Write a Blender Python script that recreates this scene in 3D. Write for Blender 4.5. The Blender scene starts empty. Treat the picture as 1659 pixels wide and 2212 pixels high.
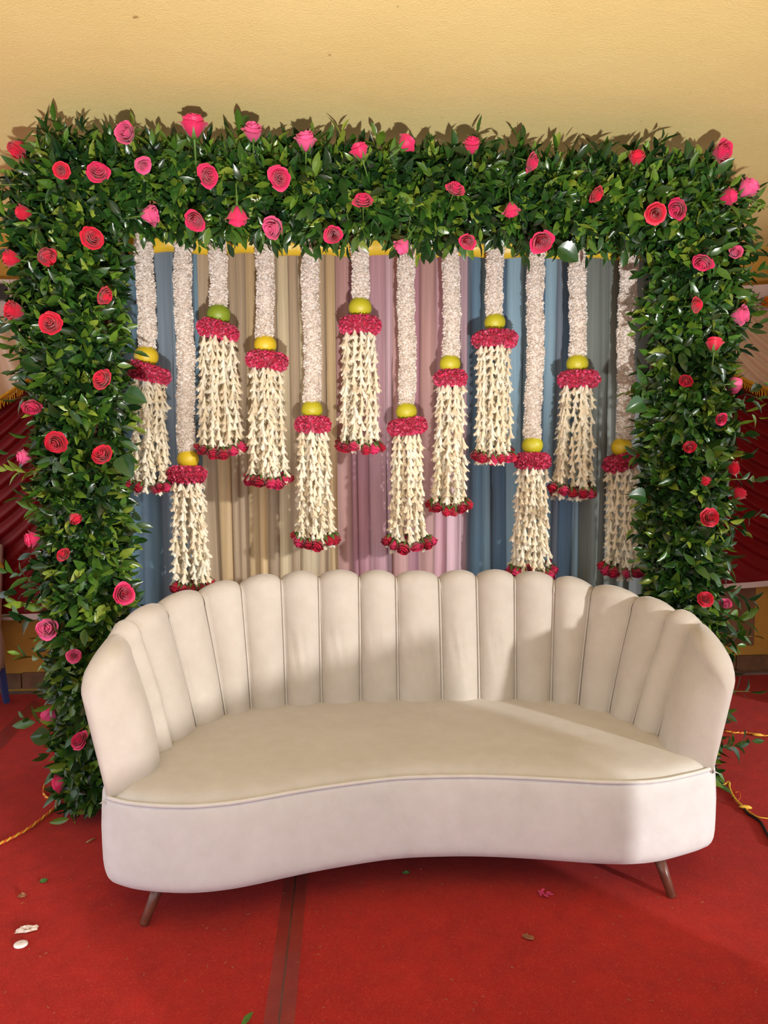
import bpy, bmesh, math, random
import numpy as np
from mathutils import Vector, Matrix
rnd = random.Random(11)
nr = np.random.RandomState(5)
SC = bpy.context.scene
COL = SC.collection
PI = math.pi

# ------------------------------------------------------------------ camera, world, lights, exposure
CAM = np.array([0.0, 0.0, 1.4]); FPX = 1534.0; IW, IH = 1659, 2212
YAW, PITCH, ROLL = (math.radians(v) for v in (3.7, 4.4, -0.3))
_f = np.array([math.sin(YAW)*math.cos(PITCH), math.cos(YAW)*math.cos(PITCH), -math.sin(PITCH)])
_r = np.array([math.cos(YAW), -math.sin(YAW), 0.0]); _u = np.cross(_r, _f)
RV = _r*math.cos(ROLL)+_u*math.sin(ROLL); UV = -_r*math.sin(ROLL)+_u*math.cos(ROLL)
cd = bpy.data.cameras.new('camera'); cam = bpy.data.objects.new('camera', cd); COL.objects.link(cam)
cam.matrix_world = Matrix(((RV[0], UV[0], -_f[0], CAM[0]), (RV[1], UV[1], -_f[1], CAM[1]), (RV[2], UV[2], -_f[2], CAM[2]), (0, 0, 0, 1)))
cd.sensor_fit = 'VERTICAL'; cd.sensor_height = 36.0; cd.lens = 36.0*FPX/IH; cd.clip_start = 0.02
SC.camera = cam

def ray(x, y): return _f+RV*(x-IW/2)/FPX-UV*(y-IH/2)/FPX
def on_z(x, y, z):                       # where the sight line of a photo point meets a height
    d = ray(x, y); return CAM+d*((z-CAM[2])/d[2])
def on_y(x, y, Y):                       # ... or a distance from the photographer
    d = ray(x, y); return CAM+d*(Y/d[1])

world = bpy.data.worlds.new('world'); SC.world = world; world.use_nodes = True
wn = world.node_tree.nodes; wl = world.node_tree.links
bgn = wn['Background']; bgn.inputs['Strength'].default_value = 2.1
tcw = wn.new('ShaderNodeTexCoord'); sep = wn.new('ShaderNodeSeparateXYZ'); rmp = wn.new('ShaderNodeValToRGB')
wl.new(tcw.outputs['Generated'], sep.inputs[0]); wl.new(sep.outputs['Z'], rmp.inputs['Fac']); wl.new(rmp.outputs['Color'], bgn.inputs['Color'])
rmp.color_ramp.elements[0].position = 0.0; rmp.color_ramp.elements[0].color = (0.40, 0.38, 0.35, 1)      # ground
rmp.color_ramp.elements[1].position = 0.03; rmp.color_ramp.elements[1].color = (0.86, 0.93, 1.0, 1)     # hazy sky

def lamp(name, kind, loc, direction, energy, color, **kw):
    d = bpy.data.lights.new(name, kind); o = bpy.data.objects.new(name, d); COL.objects.link(o)
    o.location = loc; o.rotation_euler = Vector(direction).to_track_quat('-Z', 'Y').to_euler()
    d.energy = energy; d.color = color
    for k, v in kw.items(): setattr(d, k, v)
    return o
az, el = math.radians(40), math.radians(11)
lamp('low_sun', 'SUN', (6, -6, 3), (-math.sin(az)*math.cos(el), math.cos(az)*math.cos(el), -math.sin(el)), 2.5, (1.0, 0.97, 0.92), angle=math.radians(2.5))
lamp('floor_floodlight', 'SPOT', (0.25, -1.2, 0.2), (0, 1, 1.14), 900, (1.0, 0.98, 0.94), spot_size=math.radians(72), spot_blend=0.35, shadow_soft_size=0.05)

SC.view_settings.view_transform = 'Standard'; SC.view_settings.look = 'None'
SC.view_settings.gamma = 1.0; SC.view_settings.use_curve_mapping = False
SC.view_settings.exposure = 0.04

# ------------------------------------------------------------------ materials
def s2l(c): return tuple(((v/255)/12.92 if v/255 <= .04045 else ((v/255+.055)/1.055)**2.4) for v in c)
class NT:
    def __init__(s, name):
        s.m = bpy.data.materials.new(name); s.m.use_nodes = True; s.t = s.m.node_tree; s.n = s.t.nodes; s.b = s.n['Principled BSDF']
    def node(s, typ, **kw):
        o = s.n.new(typ)
        for k, v in kw.items():
            if k in o.inputs.keys(): o.inputs[k].default_value = v
            else: setattr(o, k, v)
        return o
    def link(s, a, b): s.t.links.new(a, b)
    def coord(s, scale=(1, 1, 1), out='Object'):
        c = s.node('ShaderNodeTexCoord'); m = s.node('ShaderNodeMapping'); m.inputs['Scale'].default_value = scale
        s.link(c.outputs[out], m.inputs['Vector']); return m.outputs['Vector']
    def noise(s, vec, scale, detail=4, rough=.55, dist=0):
        o = s.node('ShaderNodeTexNoise'); o.inputs['Scale'].default_value = scale; o.inputs['Detail'].default_value = detail
        o.inputs['Roughness'].default_value = rough; o.inputs['Distortion'].default_value = dist
        if vec is not None: s.link(vec, o.inputs['Vector'])
        return o.outputs['Fac']
    def ramp(s, fac, stops):
        o = s.node('ShaderNodeValToRGB'); e = o.color_ramp.elements
        while len(e) < len(stops): e.new(0.5)
        for i, (p, c) in enumerate(stops): e[i].position = p; e[i].color = (*c, 1) if len(c) == 3 else c
        s.link(fac, o.inputs['Fac']); return o.outputs['Color']
    def mix(s, fac, a, b, mode='MIX'):
        o = s.node('ShaderNodeMix'); o.data_type = 'RGBA'; o.blend_type = mode
        for sock, v in ((o.inputs['Factor'], fac), (o.inputs['A'], a), (o.inputs['B'], b)) if False else ((o.inputs[0], fac), (o.inputs[6], a), (o.inputs[7], b)):
            if isinstance(v, (int, float)): sock.default_value = v
            elif isinstance(v, tuple): sock.default_value = (*v, 1) if len(v) == 3 else v
            else: s.link(v, sock)
        return o.outputs[2]
    def bump(s, h, strength=.3, dist=.01, prev=None):
        o = s.node('ShaderNodeBump'); o.inputs['Strength'].default_value = strength; o.inputs['Distance'].default_value = dist
        s.link(h, o.inputs['Height'])
        if prev is not None: s.link(prev, o.inputs['Normal'])
        return o.outputs['Normal']
    def base(s, c, rough=.6, spec=.5):
        if isinstance(c, tuple): s.b.inputs['Base Color'].default_value = (*c, 1)
        else: s.link(c, s.b.inputs['Base Color'])
        s.b.inputs['Roughness'].default_value = rough; s.b.inputs['Specular IOR Level'].default_value = spec
    def attr(s, name='tint'):
        o = s.node('ShaderNodeAttribute'); o.attribute_name = name; return o
    def translucent(s, color, amount):
        tr = s.node('ShaderNodeBsdfTranslucent'); mx = s.node('ShaderNodeMixShader'); mx.inputs[0].default_value = amount
        if isinstance(color, tuple): tr.inputs['Color'].default_value = (*color, 1)
        else: s.link(color, tr.inputs['Color'])
        s.link(s.b.outputs[0], mx.inputs[1]); s.link(tr.outputs[0], mx.inputs[2])
        s.link(mx.outputs[0], s.n['Material Output'].inputs['Surface'])

def simple(name, c, rough=.6, spec=.5, var=.12, scale=30, bump=0, sheen=0, metal=0):
    t = NT(name); v = t.coord(); n = t.noise(v, scale)
    lo = tuple(x*(1-var) for x in c); hi = tuple(min(1, x*(1+var)) for x in c)
    t.base(t.ramp(n, [(.3, lo), (.7, hi)]), rough, spec)
    if bump: t.link(t.bump(t.noise(v, scale*6), bump, .004), t.b.inputs['Normal'])
    if sheen: t.b.inputs['Sheen Weight'].default_value = sheen; t.b.inputs['Sheen Roughness'].default_value = .4
    t.b.inputs['Metallic'].default_value = metal
    return t.m

def tinted(name, rough=.5, spec=.4, trans=0, var=.15, scale=60, sheen=0, bump=0):
    t = NT(name); a = t.attr(); v = t.coord(); n = t.noise(v, scale, 3)
    f = t.ramp(n, [(.3, (1-var,)*3), (.7, (1+var,)*3)])
    c = t.mix(1.0, a.outputs['Color'], f, 'MULTIPLY'); t.base(c, rough, spec)
    if bump: t.link(t.bump(t.noise(v, scale*4), bump, .003), t.b.inputs['Normal'])
    if sheen: t.b.inputs['Sheen Weight'].default_value = sheen
    if trans: t.translucent(c, trans)
    return t.m

def plaster(name, c, c2, bscale=55, bstr=.35):
    t = NT(name); v = t.coord(); n1 = t.noise(v, 1.3, 5); n2 = t.noise(v, bscale, 6, .6); n3 = t.noise(v, 9, 8, .7)
    col = t.mix(t.ramp(n1, [(.35, (0, 0, 0)), (.7, (1, 1, 1))]), c, c2)
    spot = t.ramp(t.noise(v, 23, 2, .5), [(.2, (.45, .36, .25)), (.245, (1, 1, 1))])
    col = t.mix(.8, col, spot, 'MULTIPLY')
    t.base(col, .8, .25); b = t.bump(n2, bstr, .012); t.link(t.bump(n3, .15, .02, b), t.b.inputs['Normal'])
    return t.m
M = {}
M['ceiling'] = plaster('ceiling_distemper', s2l((230, 211, 146)), s2l((224, 203, 136)), 140, .32)
M['wall'] = plaster('wall_distemper', s2l((194, 146, 66)), s2l((172, 124, 52)), 30, .6)
M['niche'] = plaster('niche_paint', s2l((150, 108, 80)), s2l((132, 94, 70)), 40, .3)
def carpet_mat():
    t = NT('red_carpet'); v = t.coord(); big = t.noise(v, 1.6, 4); mid = t.noise(v, 14, 5, .65)
    c = t.mix(t.ramp(big, [(.3, (0, 0, 0)), (.7, (1, 1, 1))]), s2l((170, 18, 13)), s2l((192, 30, 21)))
    c = t.mix(t.ramp(mid, [(.35, (0, 0, 0)), (.75, (.6, .6, .6))]), c, s2l((140, 15, 12)))
    fib = t.noise(t.coord((1, 1, 1)), 105, 3, .7, 3.5)
    c = t.mix(t.ramp(fib, [(.54, (0, 0, 0)), (.66, (.8, .8, .8))]), c, s2l((214, 74, 50)))
    t.base(c, .95, .1); t.b.inputs['Sheen Weight'].default_value = .08
    h = t.noise(v, 260, 4, .7, 2.0); t.link(t.bump(h, .7, .006, t.bump(mid, .3, .01)), t.b.inputs['Normal'])
    return t.m
M['carpet'] = carpet_mat()
M['slab'] = simple('grey_stone', s2l((120, 98, 92)), .7, .3, .15, 12)
M['tile'] = simple('brown_skirting_tile', s2l((112, 78, 52)), .55, .4, .35, 14, .2)
def velvet(name, c, c2, sheen=.35):
    t = NT(name); v = t.coord(); n = t.noise(v, 3.2, 5, .6, .6); n2 = t.noise(v, 17, 4)
    col = t.mix(t.ramp(n, [(.32, (0, 0, 0)), (.72, (1, 1, 1))]), c, c2)
    col = t.mix(.8, col, t.ramp(n2, [(.3, (.92, .91, .89)), (.7, (1, 1, 1))]), 'MULTIPLY')
    t.base(col, .75, .2); t.b.inputs['Sheen Weight'].default_value = sheen; t.b.inputs['Sheen Roughness'].default_value = .35
    t.link(t.bump(t.noise(v, 300, 4, .7), .35, .003, t.bump(t.noise(v, 7, 3), .2, .02)), t.b.inputs['Normal'])
    return t.m
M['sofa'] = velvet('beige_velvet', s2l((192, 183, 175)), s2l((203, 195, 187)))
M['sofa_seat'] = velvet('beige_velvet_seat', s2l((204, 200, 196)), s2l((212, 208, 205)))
M['sofa_base'] = velvet('beige_velvet_lit', s2l((216, 216, 216)), s2l((226, 225, 225)))  # same velvet, colour lightened to stand in for front light on the skirt
M['wood'] = simple('dark_wood_leg', s2l((98, 54, 40)), .35, .5, .3, 25)
def leafmat():
    t = NT('leaf_green'); a = t.attr(); v = t.coord(); n = t.noise(v, 45, 3)
    c = t.mix(1.0, a.outputs['Color'], t.ramp(n, [(.3, (.8, .8, .8)), (.7, (1.2, 1.2, 1.2))]), 'MULTIPLY')
    t.base(c, .28, .55); t.translucent(c, .12); return t.m
M['leaf'] = leafmat()
M['stem'] = simple('green_stem', s2l((92, 110, 52)), .6, .3)
M['twig'] = simple('dry_twig', s2l((150, 122, 80)), .7, .2)
M['frame'] = simple('brown_frame_wood', s2l((104, 62, 42)), .6, .3, .25, 18)
M['petal_white'] = tinted('white_petal', .6, .3, .36, .05, 80)
M['tuberose'] = tinted('cream_tuberose', .55, .3, .25, .08, 60)
M['rose'] = tinted('rose_petal', .5, .35, .12, .12, 40, .2)
M['ring'] = tinted('crimson_petal', .6, .3, .1, .12, 60, .2)
M['sepal'] = simple('rose_sepal', s2l((80, 112, 48)), .5, .4, .2, 60)
def limemat(name, c, c2):
    t = NT(name); v = t.coord(); n = t.noise(v, 18, 5)
    t.base(t.mix(t.ramp(n, [(.35, (0, 0, 0)), (.7, (1, 1, 1))]), c, c2), .38, .5)
    t.link(t.bump(t.noise(v, 260, 2), .15, .002), t.b.inputs['Normal']); return t.m
M['lime_y'] = limemat('sweet_lime_yellow', s2l((204, 172, 24)), s2l((216, 190, 48)))
M['lime_g'] = limemat('sweet_lime_green', s2l((112, 136, 30)), s2l((142, 156, 40)))
M['lime_m'] = limemat('sweet_lime_mottled', s2l((170, 164, 28)), s2l((196, 184, 44)))
M['thread'] = simple('white_thread', s2l((210, 200, 180)), .8, .2)
def clothmat(name, trans=.38):
    t = NT(name); a = t.attr(); v = t.coord((40, 1, 1)); n = t.noise(v, 2.2, 4)
    c = t.mix(1.0, a.outputs['Color'], t.ramp(n, [(.3, (.86, .86, .86)), (.7, (1.1, 1.1, 1.1))]), 'MULTIPLY')
    t.base(c, .45, .45); t.b.inputs['Sheen Weight'].default_value = .3
    t.link(t.bump(t.noise(t.coord((60, 6, 3)), 3, 4), .15, .01), t.b.inputs['Normal'])
    t.translucent(c, trans); return t.m
M['sheer'] = clothmat('sheer_curtain_cloth')
M['gold'] = simple('gold_satin', s2l((206, 172, 44)), .35, .5, .15, 8, 0, .2)
M['satin'] = simple('beige_satin', s2l((214, 188, 160)), .32, .5, .06, 6)
M['redvelvet'] = simple('dark_red_velvet', s2l((112, 6, 12)), .5, .25, .15, 6, 0, .06)
M['whitecloth'] = simple('white_cotton', s2l((206, 188, 182)), .7, .2, .06, 9)
M['fringe'] = simple('gold_fringe_yarn', s2l((204, 150, 28)), .6, .3, .25, 60)
M['gem'] = simple('silver_gem', s2l((190, 200, 215)), .15, .8, .2, 40, metal=.6)
M['bronze'] = simple('bronze_bead', s2l((110, 80, 66)), .4, .5, .2, 40, metal=.3)
M['marigold'] = simple('marigold_petal', s2l((226, 128, 20)), .6, .3, .2, 80)
M['black'] = simple('black_plastic', (.012, .012, .014), .3, .5, .2, 20)
M['pole'] = simple('bamboo_pole', s2l((176, 132, 96)), .5, .4, .2, 10)
M['blueplastic'] = simple('blue_plastic', s2l((44, 62, 116)), .4, .5, .1, 10)
M['yellowwire'] = simple('yellow_wire', s2l((222, 176, 60)), .45, .4, .1, 30)
M['orangewire'] = simple('orange_wire', s2l((214, 96, 36)), .45, .4, .1, 30)
def tapemat():
    t = NT('clear_tape'); v = t.coord((1, 1, 1)); n = t.noise(v, 18, 4)
    t.base(t.ramp(n, [(.35, s2l((120, 58, 50))), (.7, s2l((142, 74, 64)))]), .22, .5); t.b.inputs['Alpha'].default_value = .38
    t.link(t.bump(n, .2, .01), t.b.inputs['Normal']); return t.m
M['tape'] = tapemat()
M['plastic'] = simple('clear_crumpled_plastic', s2l((205, 185, 175)), .2, .6, .15, 60)
M['whiteplastic'] = simple('white_plastic', s2l((232, 222, 220)), .3, .5, .03, 20)
M['dryleaf'] = simple('dry_brown_leaf', s2l((140, 92, 62)), .7, .2, .3, 90)
M['pinkpetal'] = simple('pink_petal', s2l((206, 70, 120)), .6, .3, .2, 60)
M['greenleaf'] = simple('fallen_green_leaf', s2l((62, 104, 36)), .4, .4, .2, 60)

# ------------------------------------------------------------------ mesh helpers
class MB:
    def __init__(s): s.v = []; s.f = []; s.c = []
    def add(s, verts, faces, col=None):
        o = len(s.v); s.v.extend([tuple(map(float, p)) for p in verts]); s.f.extend([tuple(i+o for i in f) for f in faces])
        s.c.extend([col or (1, 1, 1)]*len(verts))
    def box(s, x0, x1, y0, y1, z0, z1, col=None):
        v = [(x, y, z) for z in (z0, z1) for y in (y0, y1) for x in (x0, x1)]
        s.add(v, [(0, 2, 3, 1), (4, 5, 7, 6), (0, 1, 5, 4), (2, 6, 7, 3), (0, 4, 6, 2), (1, 3, 7, 5)], col)
    def grid(s, fn, m, n, col=None, wrap=False):
        vs = []; cs = []
        for i in range(m+1):
            for j in range(n+1):
                vs.append(fn(i/m, j/n))
        fs = [(i*(n+1)+j, (i+1)*(n+1)+j, (i+1)*(n+1)+j+1, i*(n+1)+j+1) for i in range(m) for j in range(n)]
        s.add(vs, fs, col)
    def tube(s, pts, rad, k=8, col=None, cap=True):
        pts = [np.array(p, float) for p in pts]; n = len(pts); rads = rad if isinstance(rad, (list, tuple)) else [rad]*n
        vs = []; prev = None
        for i, p in enumerate(pts):
            t = pts[min(i+1, n-1)]-pts[max(i-1, 0)]; t /= (np.linalg.norm(t)+1e-9)
            if prev is None: a = np.array((0, 0, 1.)) if abs(t[2]) < .9 else np.array((1., 0, 0))
            else: a = prev
            u = a-t*(a@t); u /= (np.linalg.norm(u)+1e-9); prev = u; w = np.cross(t, u)
            for q in range(k):
                an = 2*PI*q/k; vs.append(p+rads[i]*(u*math.cos(an)+w*math.sin(an)))
        fs = [(i*k+q, i*k+(q+1) % k, (i+1)*k+(q+1) % k, (i+1)*k+q) for i in range(n-1) for q in range(k)]
        if cap: fs += [tuple(range(k))[::-1], tuple((n-1)*k+q for q in range(k))]
        s.add(vs, fs, col)
    def lathe(s, prof, k=16, col=None, c=(0, 0, 0)):
        vs = [(c[0]+r*math.cos(2*PI*q/k), c[1]+r*math.sin(2*PI*q/k), c[2]+z) for r, z in prof for q in range(k)]
        fs = [(i*k+q, i*k+(q+1) % k, (i+1)*k+(q+1) % k, (i+1)*k+q) for i in range(len(prof)-1) for q in range(k)]
        s.add(vs, fs, col)
    def mesh(s, name, mat, smooth=True):
        me = bpy.data.meshes.new(name); me.from_pydata(s.v, [], s.f); me.materials.append(mat)
        if smooth: me.polygons.foreach_set('use_smooth', [True]*len(me.polygons))
        at = me.color_attributes.new('tint', 'FLOAT_COLOR', 'POINT')
        at.data.foreach_set('color', [x for c in s.c for x in (*c, 1.0)])
        me.update(); return me
    def build(s, name, mat, parent=None, smooth=True, loc=None):
        return link(name, s.mesh(name, mat, smooth), parent, loc)
def link(name, data, parent=None, loc=None):
    o = bpy.data.objects.new(name, data); COL.objects.link(o)
    if parent: o.parent = parent
    if loc is not None: o.location = loc
    return o
def tag(o, label, cat, group=None):
    o['label'] = label; o['category'] = cat
    if group: o['group'] = group
    return o
def thing(name, label, cat, loc=(0, 0, 0), group=None):
    o = link(name, None, None, loc); return tag(o, label, cat, group)
def struct(o): o['kind'] = 'structure'; return o
def stuff(o): o['kind'] = 'stuff'; return o
def np_mesh(name, V, Fq, mat, tint):
    """V (n,3), Fq (m,4) quads (last==first third for tris not used), tint (n,3)"""
    me = bpy.data.meshes.new(name); n, m = len(V), len(Fq)
    me.vertices.add(n); me.vertices.foreach_set('co', np.asarray(V, np.float32).ravel())
    me.loops.add(m*4); me.loops.foreach_set('vertex_index', np.asarray(Fq, np.int32).ravel())
    me.polygons.add(m); me.polygons.foreach_set('loop_start', np.arange(0, m*4, 4, dtype=np.int32))
    me.polygons.foreach_set('use_smooth', np.ones(m, bool))
    me.update(calc_edges=True); me.validate()
    me.materials.append(mat)
    at = me.color_attributes.new('tint', 'FLOAT_COLOR', 'POINT')
    c = np.ones((n, 4), np.float32); c[:, :3] = tint; at.data.foreach_set('color', c.ravel()); return me
def unit(v): v = np.asarray(v, float); return v/(np.linalg.norm(v)+1e-12)
def frame(x, nhint):
    x = unit(x); z = np.asarray(nhint, float); z = z-x*(x@z)
    if np.linalg.norm(z) < 1e-5: z = np.cross(x, (0.3, .5, .8))
    z = unit(z); y = np.cross(z, x); return np.stack([x, y, z], 1)
def mat4(R, loc, s=1.0):
    m = Matrix.Identity(4)
    for i in range(3):
        for j in range(3): m[i][j] = float(R[i, j]*s)
        m[i][3] = float(loc[i])
    return m
def crspline(P):
    P = [np.array(p, float) for p in P]; n = len(P)
    def f(s):
        s = min(max(s, 0), n-1-1e-9); i = int(s); t = s-i
        p1, p2 = P[i], P[i+1]; p0 = P[i-1] if i > 0 else 2*p1-p2; p3 = P[i+2] if i+2 < n else 2*p2-p1
        return .5*((2*p1)+(p2-p0)*t+(2*p0-5*p1+4*p2-p3)*t*t+(3*p1-p0-3*p2+p3)*t**3)
    return f

# ------------------------------------------------------------------ setting: floor, ceiling, walls
WY = 4.36; CZ = 2.70; XL, XR = -4.2, 4.6
fl = MB(); fl.box(XL, XR, -2.5, WY+.05, -.15, -.006); struct(fl.build('floor', M['slab'], smooth=False))
ce = MB(); ce.box(XL, XR, -1.6, WY+.3, CZ, CZ+.15); struct(ce.build('ceiling', M['ceiling'], smooth=False))
nx1 = on_y(1632, 1300, WY)[0]; nx0 = nx1-.9; nz0 = on_y(1600, 1395, WY)[2]; nz1 = 1.5
wb = MB()
DX0, DX1, DZ = -.85, 1.15, 2.15         # unseen opening added behind the backdrop so daylight can reach the curtains
for a in ((XL, DX0, 0, CZ), (DX0, DX1, DZ, CZ), (DX1, nx0, 0, CZ), (nx1, XR, 0, CZ), (nx0, nx1, 0, nz0), (nx0, nx1, nz1, CZ)):
    wb.box(a[0], a[1], WY, WY+.3, a[2]-.006, a[3])
wallb = struct(wb.build('wall_back', M['wall'], smooth=False))
wr_ = MB(); wr_.box(2.95, 3.2, 3.15, WY-.001, 0, CZ-.001); struct(wr_.build('wall_right', M['wall'], smooth=False))
nb = MB(); nb.box(nx0, nx1, WY+.12, WY+.14, nz0, nz1)
nb.build('niche_panel', M['niche'], wallb, False)
n2 = MB()
n2.add([(nx0, WY, nz0), (nx1, WY, nz0), (nx1, WY+.12, nz0+.02), (nx0, WY+.12, nz0+.02)], [(0, 1, 2, 3)])
n2.add([(nx1-.001, WY+.001, nz0), (nx1-.001, WY+.001, nz1), (nx1-.05, WY+.12, nz1), (nx1-.05, WY+.12, nz0)], [(0, 1, 2, 3)])
n2.build('niche_reveal', M['niche'], wallb, False)
bb = struct(link('baseboard_back', None)); bb.location = (0, WY, 0)
for x0, n in ((XL+2.0, 5), (1.72, 4)):
    for i in range(n):
        t = MB(); w = .272; dz = rnd.uniform(-.006, .006); t.box(x0+i*.28, x0+i*.28+w, -.02+rnd.uniform(0, .004), -.001, .012, .105+dz)
        t.build('tile', M['tile'], bb, False)
st = MB(); st.box(1.5, 2.94, WY-.07, WY-.021, -.006, .012); struct(st.build('trim_1', M['slab'], smooth=False))

# two carpet lengths meeting in a taped seam
def floor_pt(x, y): return on_z(x, y, 0.0)
sa, sb = floor_pt(640, 1885), floor_pt(602, 2212)
dirs = unit(sb-sa)
def seam_x(y): return sa[0]+(y-sa[1])*(dirs[0]/dirs[1])
c1 = MB(); c2 = MB()
yb = WY-.075; yf = -2.4
c1.grid(lambda u, v: (XL+.05+(seam_x(yf+(yb-yf)*v)-.003-XL-.05)*u, yf+(yb-yf)*v, 0.0), 6, 8)
c2.grid(lambda u, v: (seam_x(yf+(yb-yf)*v)+.003+(2.94-seam_x(yf+(yb-yf)*v)-.003)*u, yf+(yb-yf)*v, 0.0), 6, 8)
tag(c1.build('carpet', M['carpet']), 'red felt carpet length left of the taped seam', 'carpet')
tag(c2.build('carpet', M['carpet']), 'red felt carpet length right of the taped seam', 'carpet')
def tape(p0, p1, q0, q1, label, n=14):
    m = MB(); A, B, Cc, D = (floor_pt(*p) for p in (p0, p1, q0, q1))
    A = A+(A-B)*.8; Cc = Cc+(Cc-D)*.8; B = B+(B-A)*.3; D = D+(D-Cc)*.3
    m.grid(lambda u, v: (A+(B-A)*u)*(1-v)+(Cc+(D-Cc)*u)*v+np.array((0, 0, .0022)), n, 3)
    tag(m.build('floor_tape', M['tape']), label, 'tape')
tape((615, 1896), (569, 2212), (666, 1881), (636, 2212), 'clear tape strip over the carpet seam in front of the sofa')
m = MB(); A, B, Cc, D = (floor_pt(*p) for p in ((72, 1512), (-20, 1600), (92, 1522), (0, 1622)))
m.grid(lambda u, v: (A+(B-A)*u)*(1-v)+(Cc+(D-Cc)*u)*v+np.array((0, 0, .0022)), 8, 2)
tag(m.build('floor_tape', M['tape']), 'worn tape strip on the carpet near the blue chair leg', 'tape')

# ------------------------------------------------------------------ sofa
sofa = thing('sofa', 'curved beige velvet sofa with channelled scalloped back on the red carpet', 'sofa', (0.25, 2.45, 0))
SO = np.array((0.25, 2.45, 0))
def sb_(m, name, mat, parent=sofa):
    m.v = [(p[0]-SO[0], p[1]-SO[1], p[2]) for p in m.v]; return m.build(name, mat, parent)
SEAM = [(-.694, 2.10), (-.600, 2.357), (-.580, 2.455), (-.519, 2.609), (-.435, 2.722), (-.348, 2.775), (-.214, 2.811), (-.075, 2.827), (.085, 2.831), (.238, 2.826), (.421, 2.824), (.573, 2.820), (.718, 2.802), (.853, 2.766), (.943, 2.717), (1.027, 2.625), (1.067, 2.506), (1.103, 2.378), (1.200, 2.150)]
LEAN = [.045, .105, .115, .125, .125, .11, .10, .10, .10, .10, .10, .10, .10, .11, .12, .13, .145, .15, .045]
ZTOP = [.765, .80, .82, .842, .858, .877, .891, .894, .892, .888, .884, .888, .885, .874, .850, .830, .804, .788, .735]
NS = len(SEAM)
bcurve = crspline(SEAM)
def tang(s):
    d = bcurve(min(s+.05, NS-1))-bcurve(max(s-.05, 0)); return unit(d)
def outn(s):
    t = tang(s); n = np.array((-t[1], t[0]))
    return n
NRM = []
for i in range(NS):
    n = outn(i)
    if i == 0: n = unit((-.97, .12))
    if i == NS-1: n = unit((.97, .12))
    NRM.append(n)
tcurve = crspline([np.array(SEAM[i])+NRM[i]*LEAN[i] for i in range(NS)])
ncurve = crspline(NRM); zcurve = crspline([(z,) for z in ZTOP])
TH = .12; ZB = .33
def channel(i):
    m = MB(); MU = 14; K1, KC, K2 = 34, 9, 34
    def pt(u, k):
        if i == 0: u = u**1.8
        if i == NS-2: u = 1-(1-u)**1.8
        s = i+u
        p = max(0.0, math.sin(PI*u))**.55
        b = bcurve(s); t = tcurve(s); n = unit(ncurve(s)); zt = float(zcurve(s)[0])+.036*p
        e = None
        if i == 0: e = u
        if i == NS-2: e = 1-u
        th = TH*(.72+.28*p); bul = .030*p
        if e is not None:
            if e < .55:
                f = math.sqrt(max(0, 1-((.55-e)/.55)**2)); th = TH*f; bul = .03*f
                zt -= .115*(1-f)**1.2
            bul += .052*math.sin(PI*min(1, e**.62))*(math.sqrt(max(0, 1-(1-min(1, e/.5))**2)))
            p = max(p, 1-e if e < .5 else p)
        zb = ZB if e is None or e >= .55 else ZB+.062*(1-f)
        r = th/2; zc = zt-r
        groove = .018*(1-p)
        if k <= K1:
            v = k/K1; z = zb+(zc-zb)*v; base = b+(t-b)*(v**1.15); pr = min(1, v/.10)**.5 if v < .1 else 1
            q = base-n*(bul*pr*(.75+.35*math.sin(PI*min(1, v*1.02))))+n*groove
            w_ = abs(2*u-1)
            wr = .0055*max(0, 1-v/.26)*w_**1.5*math.sin(z*210+(u-.5)*9+i*1.7)*(1 if e is None or e > .4 else 0)
            if 6 <= i <= 11:
                for c0, sl in ((.2+.07*(i % 3), .55), (.5, .4+.1*(i % 2))): wr -= .0065*math.exp(-((u-(c0+sl*(.62-v)))/.055)**2)*max(0, 1-((v-.52)/.24)**2)
            q = q-n*wr
            if v < .12 and e is None: q = q+n*.012*(1-v/.12)
            return (q[0], q[1], z)
        if k <= K1+KC:
            a = PI*(k-K1)/KC; c = t+n*(r-bul*.75+groove); rr = r
            q = c-n*rr*math.cos(a); return (q[0], q[1], zc+r*math.sin(a))
        v = (k-K1-KC)/K2; z = zc+(zb-zc)*v
        base = b+(t-b)*(max(0, (z-zb)/(zc-zb))**1.15)
        q = base+n*((th-bul*.75*(1-v))*(1-(.4 if e is None else .8)*v)+groove*(1-v)*.5); return (q[0], q[1], z)
    KT = K1+KC+K2
    m.grid(lambda u, w: pt(u, int(round(w*KT))), MU, KT)
    # close the ends
    for u, flip in ((0, 0), (MU, 1)):
        if (i == 0 and u == 0) or (i == NS-2 and u == MU): continue
        row = [u*(KT+1)+k for k in range(KT+1)]
        for k in range(KT//2):
            f = (row[k], row[k+1], row[KT-k-1], row[KT-k])
            m.f.append(f if flip else f[::-1])
    return m
for i in range(NS-1):
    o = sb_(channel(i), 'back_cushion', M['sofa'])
    if i in (0, NS-2):
        b_ = bmesh.new(); b_.from_mesh(o.data); bmesh.ops.remove_doubles(b_, verts=b_.verts, dist=.0015); b_.to_mesh(o.data); b_.free()
def seam_tube(i):
    pts = []
    b = bcurve(i); t = tcurve(i); n = unit(NRM[i]); zt = ZTOP[i]; r = TH*.36
    for k in range(13):
        v = k/12; z = .36+(zt-r-.36)*v; q = b+(t-b)*(v**1.15)+n*.006; pts.append((q[0], q[1], z))
    for k in range(1, 6):
        a = PI*.5*k/5; q = t+n*(r+.006)-n*(r+.003)*math.cos(a); pts.append((q[0], q[1], zt-r+(r+.003)*math.sin(a)))
    m = MB(); m.tube(pts, .0042, 6); return m
for i in range(1, NS-1): sb_(seam_tube(i), 'seam_piping', M['sofa'])
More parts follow.
